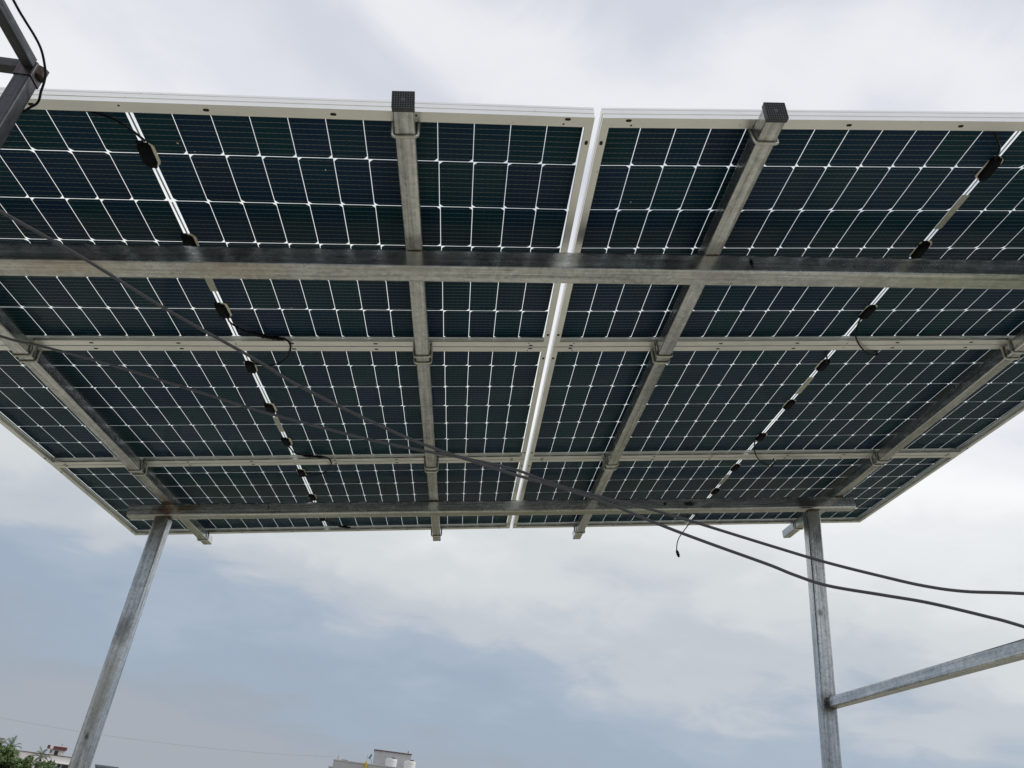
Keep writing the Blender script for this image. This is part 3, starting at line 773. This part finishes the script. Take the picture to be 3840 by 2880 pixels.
rm = prt(gb, 'roof_room', M_GREYW, [(rx0, rx1, 3, 8, ztop - 1.0, zr)], Mg)
prt(gb, 'roof_slab', M_MAROON, [(rx0 - 0.08, rx1 + 0.08, 2.85, 8.1, zr + 0.002, zr + 0.10)], Mg, rm)
prt(gb, 'roof_edge', M_COPE, [(rx0 - 0.10, rx1 + 0.10, 2.83, 8.12, zr + 0.103, zr + 0.135)], Mg, rm)
prt(gb, 'vent_pipe', M_DARKLID, [(rx1 - 0.55, rx1 - 0.45, 3.2, 3.3, zr + 0.1, zr + 0.42)], Mg, rm)
prt(gb, 'side_ledge', M_GREYW, [(x0 - 0.55, x0, 0.5, 3, 0, ztop - 0.92)], Mg)
for wx in (-3.4, -0.6, 2.2, 4.6):
    for fl_ in range(4):
        zz = 1.0 + fl_ * 3.0
        if zz + 1.4 > ztop - 1.9: continue
        w_ = prt(gb, 'window', M_WHITEW, [(wx - 0.68, wx + 0.68, -0.05, -0.002, zz - 0.08, zz + 1.38)], Mg)
        prt(gb, 'pane', M_WIN, [(wx - 0.6, wx + 0.6, -0.07, -0.053, zz, zz + 1.3)], Mg, w_)
def tank(az, D, zb, h, r, label):
    M_ = Matrix.Translation(polar(az, D, zb))
    root = thing('water_tank', label, 'water tank', M_, 'white rooftop water tanks')
    prof = [(0, 0), (r * .98, 0)]
    nr = 6
    for k in range(nr):
        a = 0.04 + (h - 0.25) * k / nr; b = 0.04 + (h - 0.25) * (k + 1) / nr
        prof += [(r * .955, a), (r, a + 0.05), (r, b - 0.05), (r * .955, b)]
    prof += [(r * .97, h - 0.16), (r * .93, h - 0.06), (r * .36, h), (0, h)]
    verts, faces = [], []; sg = 28
    for x, z in prof:
        for k in range(sg): verts.append((x * cos(2 * pi * k / sg), x * sin(2 * pi * k / sg), z))
    for i in range(len(prof) - 1):
        for k in range(sg): faces.append((i * sg + k, i * sg + (k + 1) % sg, (i + 1) * sg + (k + 1) % sg, (i + 1) * sg + k))
    obj('tank_body', mesh_py('tank_body', verts, faces), M_TANK, root, M_)
    vl, fc = [], []
    for z, q in ((h - 0.03, r * .36), (h + 0.09, r * .36), (h + 0.13, r * .28)):
        for k in range(16): vl.append((q * cos(pi * k / 8) + r * .25, q * sin(pi * k / 8), z))
    for i in range(2):
        for k in range(16): fc.append((i * 16 + k, i * 16 + (k + 1) % 16, (i + 1) * 16 + (k + 1) % 16, (i + 1) * 16 + k))
    fc.append(tuple(range(32, 48)))
    obj('lid', mesh_py('lid', vl, fc), M_DARKLID, root, M_)
    return root
zroof = GZ + ztop - 1.0
tank(-4.22, D1 + 1.6, zroof, zel(D1 + 1.6, 2.74) - zroof, 0.80, 'white ribbed water tank on the grey roof, left of the two')
tank(-3.00, D1 + 1.6, zroof, zel(D1 + 1.6, 2.74) - zroof, 0.80, 'white ribbed water tank at the right corner of the grey rooftop room')
# dish aerial
Md = Matrix.Translation(polar(-5.72, D1 + 0.9, zroof))
dishr = thing('dish_aerial', 'small grey satellite dish on a bent mast beside the grey rooftop room', 'satellite dish', Md)
hd = zel(D1, 2.72) - zroof
obj('mast', sweep('mast', round_poly([(0.55, 0, 0), (0.5, 0, hd - 0.55), (0.2, 0, hd - 0.2)], 0.1, 4), 0.035, 8), M_GREYMET, dishr, Md)
bm = bmesh.new()
rings = []
for i in range(5):
    q = 0.36 * i / 4 if i else 0.001
    rings.append([bm.verts.new((q * cos(pi * k / 10), q * sin(pi * k / 10), -0.09 * (1 - (i / 4) ** 2))) for k in range(20)])
for i in range(4):
    for k in range(20): bm.faces.new((rings[i][k], rings[i][(k + 1) % 20], rings[i + 1][(k + 1) % 20], rings[i + 1][k]))
bmesh.ops.solidify(bm, geom=bm.faces[:], thickness=0.02)
obj('reflector', mesh_bm('reflector', bm, True), M_GREYMET, dishr, Md @ Matrix.Translation((0.22, 0, hd - 0.02)) @ Matrix.Rotation(rad(-62), 4, 'Y') @ Matrix.Rotation(rad(25), 4, 'X'))
obj('feed_arm', sweep('feed_arm', [(0.2, 0, hd - 0.25), (-0.12, 0, hd - 0.12), (-0.2, 0, hd + 0.02)], 0.025, 6), M_GREYMET, dishr, Md)
# yellow cloth on a pole at the parapet
My = Matrix.Translation(polar(-5.84, D1 - 0.25, zel(D1, 1.2)))
fp = thing('cloth_pole', 'yellow cloth tied round a thin pole at the grey parapet', 'pole', My)
hp = zel(D1, 2.76) - zel(D1, 1.2)
obj('pole', sweep('pole', [(0.05, 0, 0), (0.10, 0, hp)], 0.035, 8), M_GREYMET, fp, My)
rr_ = [0.05, 0.13, 0.17, 0.15, 0.18, 0.16, 0.19, 0.15, 0.10]
obj('cloth', sweep('cloth', [(0.09 - 0.02 * k + 0.03 * sin(k * 2.1), 0, hp - 0.72 - 0.19 * k) for k in range(9)], rr_, 9), M_YEL, fp, My)
# roof clutter on the left of the parapet
Ma = Matrix.Translation(polar(-7.64, D1 + 0.6, zroof))
tag(obj('vent_post', sweep('vent_post', [(0, 0, 0), (0, 0, zel(D1, 2.52) - zroof)], 0.09, 10), simple('faded_pink_pipe', (0.42, 0.36, 0.38), 0.8), None, Ma),
    'faded pinkish vent post at the left end of the grey roof', 'vent pipe')
Mt = Matrix.Translation(polar(-7.2, D1 + 0.12, GZ + ztop)) @ Matrix.Rotation(rad(7.2), 4, 'Z')
tag(obj('plank_bundle', box_mesh('plank_bundle', -0.38, 0.38, -0.08, 0.08, 0.0, 0.07, 0.02), M_DARKLID, None, Mt),
    'short dark bundle lying on the grey parapet coping', 'plank')

# white building with maroon trim
D2, AZ2 = 330.0, -24.3
def wx_(az, D=D2): return D * tan(rad(az - AZ2))
Mw = face_M(AZ2, D2, GZ)
wb_ = thing('white_building', 'white flat-roofed building with thin maroon roof edge behind the trees', 'building', Mw)
zt2 = zel(D2, 0.50) - GZ
a0, a1 = wx_(-26.6), wx_(-22.65)
prt(wb_, 'wall', M_WHITEW, [(a0, a1, 0, 16, 0, zt2 - 0.2)], Mw)
prt(wb_, 'roof_edge', M_MAROON, [(a0 - 0.1, a1 + 0.1, -0.15, 16.1, zt2 - 0.197, zt2)], Mw)
s0, s1 = wx_(-24.37), wx_(-23.56)
zs = zel(D2, 0.79) - GZ
hut = prt(wb_, 'stair_head', M_WHITEW, [(s0, s1, 0.6, 6, zt2 + 0.003, zs)], Mw)
zb2 = zel(D2, 0.955) - GZ
b0, b1 = wx_(-24.56), wx_(-23.50)
prt(wb_, 'maroon_parapet', M_MAROON, [(b0, b0 + 0.85, -0.1, 6.3, zs + 0.003, zb2 + 0.12), (b0 + 1.9, b1, -0.1, 6.3, zs + 0.003, zb2)], Mw, hut)
prt(wb_, 'white_parapet', M_WHITEW, [(b0 + 0.853, b0 + 1.897, 0.0, 6.2, zs + 0.003, zb2 + 0.03), (b0 + 1.9, b1 - 0.9, 0.3, 6.0, zb2 + 0.003, zb2 + 0.42)], Mw, hut)
prt(wb_, 'door', M_WIN, [(wx_(-24.10), wx_(-23.90), 0.55, 0.597, zt2 + 0.01, zs - 0.35)], Mw, hut)
prt(wb_, 'window', M_GREYMET, [(wx_(-24.36), wx_(-24.24), 0.55, 0.597, zt2 + 0.45, zs - 0.3)], Mw, hut)
prt(wb_, 'roof_lamp', M_GREYMET, [(wx_(-23.86), wx_(-23.80), 1.5, 1.8, zb2 + 0.42, zb2 + 0.95)], Mw, hut)
for az_ in (-23.62, -23.38, -23.2, -22.9, -25.6, -26.2):
    w_ = prt(wb_, 'window', M_GREYMET, [(wx_(az_) - 0.62, wx_(az_) + 0.62, -0.06, -0.002, zt2 - 4.2, zt2 - 2.5)], Mw)
    prt(wb_, 'pane', M_WIN, [(wx_(az_) - 0.5, wx_(az_) + 0.5, -0.09, -0.063, zt2 - 4.05, zt2 - 2.65)], Mw, w_)
prt(wb_, 'sunshade', M_WHITEW, [(wx_(-24.9), wx_(-22.7), -0.8, -0.003, zt2 - 2.4, zt2 - 2.25)], Mw)

# left-most pale building with roof rail
D3 = 420.0
Ml = face_M(-27.3, D3, GZ)
lb = thing('white_building', 'white building with grey roof canopy at the left picture edge', 'building', Ml)
z3 = zel(D3, 0.86) - GZ
prt(lb, 'wall', M_WHITEW, [(-8, 3.0, 0, 10, 0, z3)], Ml)
prt(lb, 'canopy', M_GREYMET, [(-8.2, 3.5, -0.6, 10, z3 + 0.55, z3 + 1.1)], Ml)
for px_ in (-7.5, -4, -0.5, 2.7):
    prt(lb, 'canopy_post', M_GREYMET, [(px_ - 0.1, px_ + 0.1, -0.2, 0.0, z3 + 0.002, z3 + 0.548)], Ml)
for px_ in (-6, -3, 0, 2):
    w_ = prt(lb, 'window', M_GREYMET, [(px_ - 0.6, px_ + 0.6, -0.06, -0.002, z3 - 2.2, z3 - 0.8)], Ml)
    prt(lb, 'pane', M_WIN, [(px_ - 0.5, px_ + 0.5, -0.09, -0.063, z3 - 2.1, z3 - 0.9)], Ml, w_)
# far block; no air is built, its haze is in the wall and slab colours
D4 = 750.0
Mf = face_M(-21.1, D4, GZ)
fb = thing('distant_block', 'distant concrete block, tinted blue-grey for haze, low beside the left far post', 'building', Mf)
z4 = zel(D4, 0.29) - GZ
e0, e1 = -D4 * tan(rad(0.61)), D4 * tan(rad(0.62))
prt(fb, 'wall', M_HAZEB, [(e0, e1, 0, 12, 0, z4 - 1.3)], Mf)
prt(fb, 'roof_slab', simple('hazed_slab', (0.20, 0.225, 0.26), 0.9), [(e0 - 0.6, e1 + 0.6, -0.6, 12.5, z4 - 1.297, z4)], Mf)
for k in range(6):
    xx_ = e0 + 1.6 + k * (e1 - e0 - 3.2) / 5
    prt(fb, 'window', M_WIN, [(xx_ - 0.7, xx_ + 0.7, -0.15, -0.01, z4 - 3.6, z4 - 2.0)], Mf)

# ------------------------------------------------------------------ trees
def leaf_mat(name, lo, hi):
    m, t_, p = new_mat(name)
    g = N(t_, 'ShaderNodeNewGeometry')
    c = ramp(t_, g.outputs['Random Per Island'], [(0.0, lo), (1.0, hi)])
    t_.links.new(c, p.inputs['Base Color']); p.inputs['Roughness'].default_value = 0.6
    return m
M_LEAF = leaf_mat('broad_leaves', (0.055, 0.10, 0.03), (0.16, 0.22, 0.075))
M_PALM = leaf_mat('palm_fronds', (0.045, 0.08, 0.03), (0.13, 0.17, 0.07))
M_BARK = simple('bark', (0.16, 0.13, 0.10), 0.9, 0, 0.3, 6.0)
def broad_tree(az, D, top_el, width, crown_h, label, seed, nleaf=5200):
    rn = random.Random(seed)
    base = polar(az, D, GZ); M_ = Matrix.Translation(base)
    H = zel(D, top_el) - GZ
    root = thing('leafy_tree', label, 'tree', M_, 'trees below the white building')
    cz = H - crown_h / 2
    trunk = bmesh.new()
    paths = [([(0, 0, 0), (0.1, 0.05, (H - crown_h) * 0.6), (0, 0, cz)], [0.34, 0.26, 0.14])]
    lobes = []
    for k in range(26):
        a = rn.uniform(0, 2 * pi); r_ = math.sqrt(rn.random()) * 0.9; zz = rn.uniform(-0.85, 0.8)
        rr = math.sqrt(max(0.05, 1 - zz * zz)) * r_
        lobes.append(Vector((rr * cos(a) * width / 2, rr * sin(a) * width / 2, cz + zz * crown_h / 2)))
    verts, faces = [], []
    def add_sweep(pts, rad_):
        me = sweep('t', smooth_path(pts, 4), [rad_[0] + (rad_[-1] - rad_[0]) * i / (4 * (len(pts) - 1)) for i in range(4 * (len(pts) - 1) + 1)], 7)
        o_ = len(verts)
        verts.extend([tuple(v.co) for v in me.vertices]); faces.extend([tuple(i + o_ for i in p_.vertices) for p_ in me.polygons])
        bpy.data.meshes.remove(me)
    for pth, rd in paths: add_sweep(pth, [rd[0], rd[-1]])
    for lb_ in lobes[::2]:
        z0_ = rn.uniform((H - crown_h) * 0.7, cz)
        add_sweep([(0, 0, z0_), tuple(Vector((0, 0, z0_)).lerp(lb_, 0.5) + Vector((0, 0, 0.3))), tuple(lb_)], [0.12, 0.02])
    obj('trunk', mesh_py('trunk', verts, faces, True), M_BARK, root, M_)
    lv, lf = [], []
    for _ in range(nleaf):
        lb_ = rn.choice(lobes); sz = width * 0.16
        d = Vector((rn.gauss(0, 1), rn.gauss(0, 1), rn.gauss(0, 0.75))).normalized() * sz * rn.uniform(0.35, 1.05)
        c = lb_ + d
        n_ = (d.normalized() + Vector((rn.uniform(-.6, .6), rn.uniform(-.6, .6), rn.uniform(-.2, .9)))).normalized()
        a = n_.orthogonal().normalized(); a.rotate(Matrix.Rotation(rn.uniform(0, 2 * pi), 3, n_)); b = n_.cross(a)
        s = rn.uniform(0.18, 0.44); i0 = len(lv)
        lv += [c - a * s, c - b * s * 0.55, c + a * s, c + b * s * 0.55]
        lf.append((i0, i0 + 1, i0 + 2, i0 + 3))
    obj('crown', mesh_py('crown', lv, lf), M_LEAF, root, M_)
broad_tree(-26.75, 250, 0.62, 9.2, 7.4, 'bushy green tree at the lower left picture corner', 3, 13000)
broad_tree(-25.55, 245, 0.32, 6.2, 6.0, 'bushy green tree between the two coconut palms', 5, 6500)
broad_tree(-24.25, 240, 0.14, 6.6, 5.5, 'low green tree just left of the left far post', 8, 6500)
def palm(az, D, crown_el, label, seed, fl=3.6):
    rn = random.Random(seed)
    base = polar(az, D, GZ); M_ = Matrix.Translation(base)
    H = zel(D, crown_el) - GZ
    root = thing('coconut_palm', label, 'palm tree', M_, 'coconut palms at the lower left')
    obj('trunk', sweep('trunk', smooth_path([(0.6, 0, 0), (0.3, 0.1, H * 0.4), (0, 0, H)], 6), 0.17, 9), M_BARK, root, M_)
    lv, lf = [], []
    for k in range(15):
        a = 2 * pi * k / 15 + rn.uniform(-.2, .2); el = rad(rn.choice((78, 66, 52, 35, 15, -8)) + rn.uniform(-8, 8))
        ln = fl * rn.uniform(0.8, 1.1)
        prev = Vector((0, 0, H)); dirv = Vector((cos(a) * cos(el), sin(a) * cos(el), sin(el)))
        pts = [prev]
        for s in range(9):
            dirv = (dirv + Vector((0, 0, -0.10 - 0.02 * s))).normalized()
            prev = prev + dirv * ln / 9; pts.append(prev)
        for s in range(1, 10):
            tn = (pts[s] - pts[s - 1]).normalized(); sd_ = tn.cross(Vector((0, 0, 1)))
            sd_ = sd_.normalized() if sd_.length > 0.05 else Vector((1, 0, 0))
            for sg in (-1, 1):
                for q in (0.25, 0.75):
                    p = pts[s - 1].lerp(pts[s], q); ll = 0.75 * sin(pi * (s - 0.5 + q - .25) / 10.5) + 0.12
                    tip = p + (sd_ * sg * 0.75 + tn * 0.55 + Vector((0, 0, -0.35 + rn.uniform(-.1, .1)))) * ll
                    i0 = len(lv); wv = tn * 0.07
                    lv += [p - wv, p + wv, tip]; lf.append((i0, i0 + 1, i0 + 2))
            i0 = len(lv); u_ = Vector((0, 0, 0.035)) + sd_ * 0.02
            lv += [pts[s - 1] - u_, pts[s] - u_, pts[s] + u_, pts[s - 1] + u_]; lf.append((i0, i0 + 1, i0 + 2, i0 + 3))
    obj('crown', mesh_py('crown', lv, lf), M_PALM, root, M_)
palm(-26.38, 262, 0.50, 'coconut palm with upright fronds above the corner tree', 11)
palm(-24.70, 258, 0.28, 'smaller coconut palm in front of the white building', 12, 3.0)
palm(-26.95, 266, 0.45, 'coconut palm half behind the corner tree at the picture edge', 13)

# thin overhead wire to the grey building
wp = []
for k in range(25):
    s = k / 24
    az_ = -34 + (-7.7 + 34) * s
    D_ = 105 + 14 * s
    el_ = 2.45 * (1 - s) + 2.42 * s - 0.62 * 4 * s * (1 - s) * 0.92
    wp.append(polar(az_, D_, zel(D_, el_)))
tag(obj('overhead_wire', sweep('overhead_wire', wp, 0.009, 6), M_GREYMET), 'thin overhead wire running left from the grey roof', 'wire')
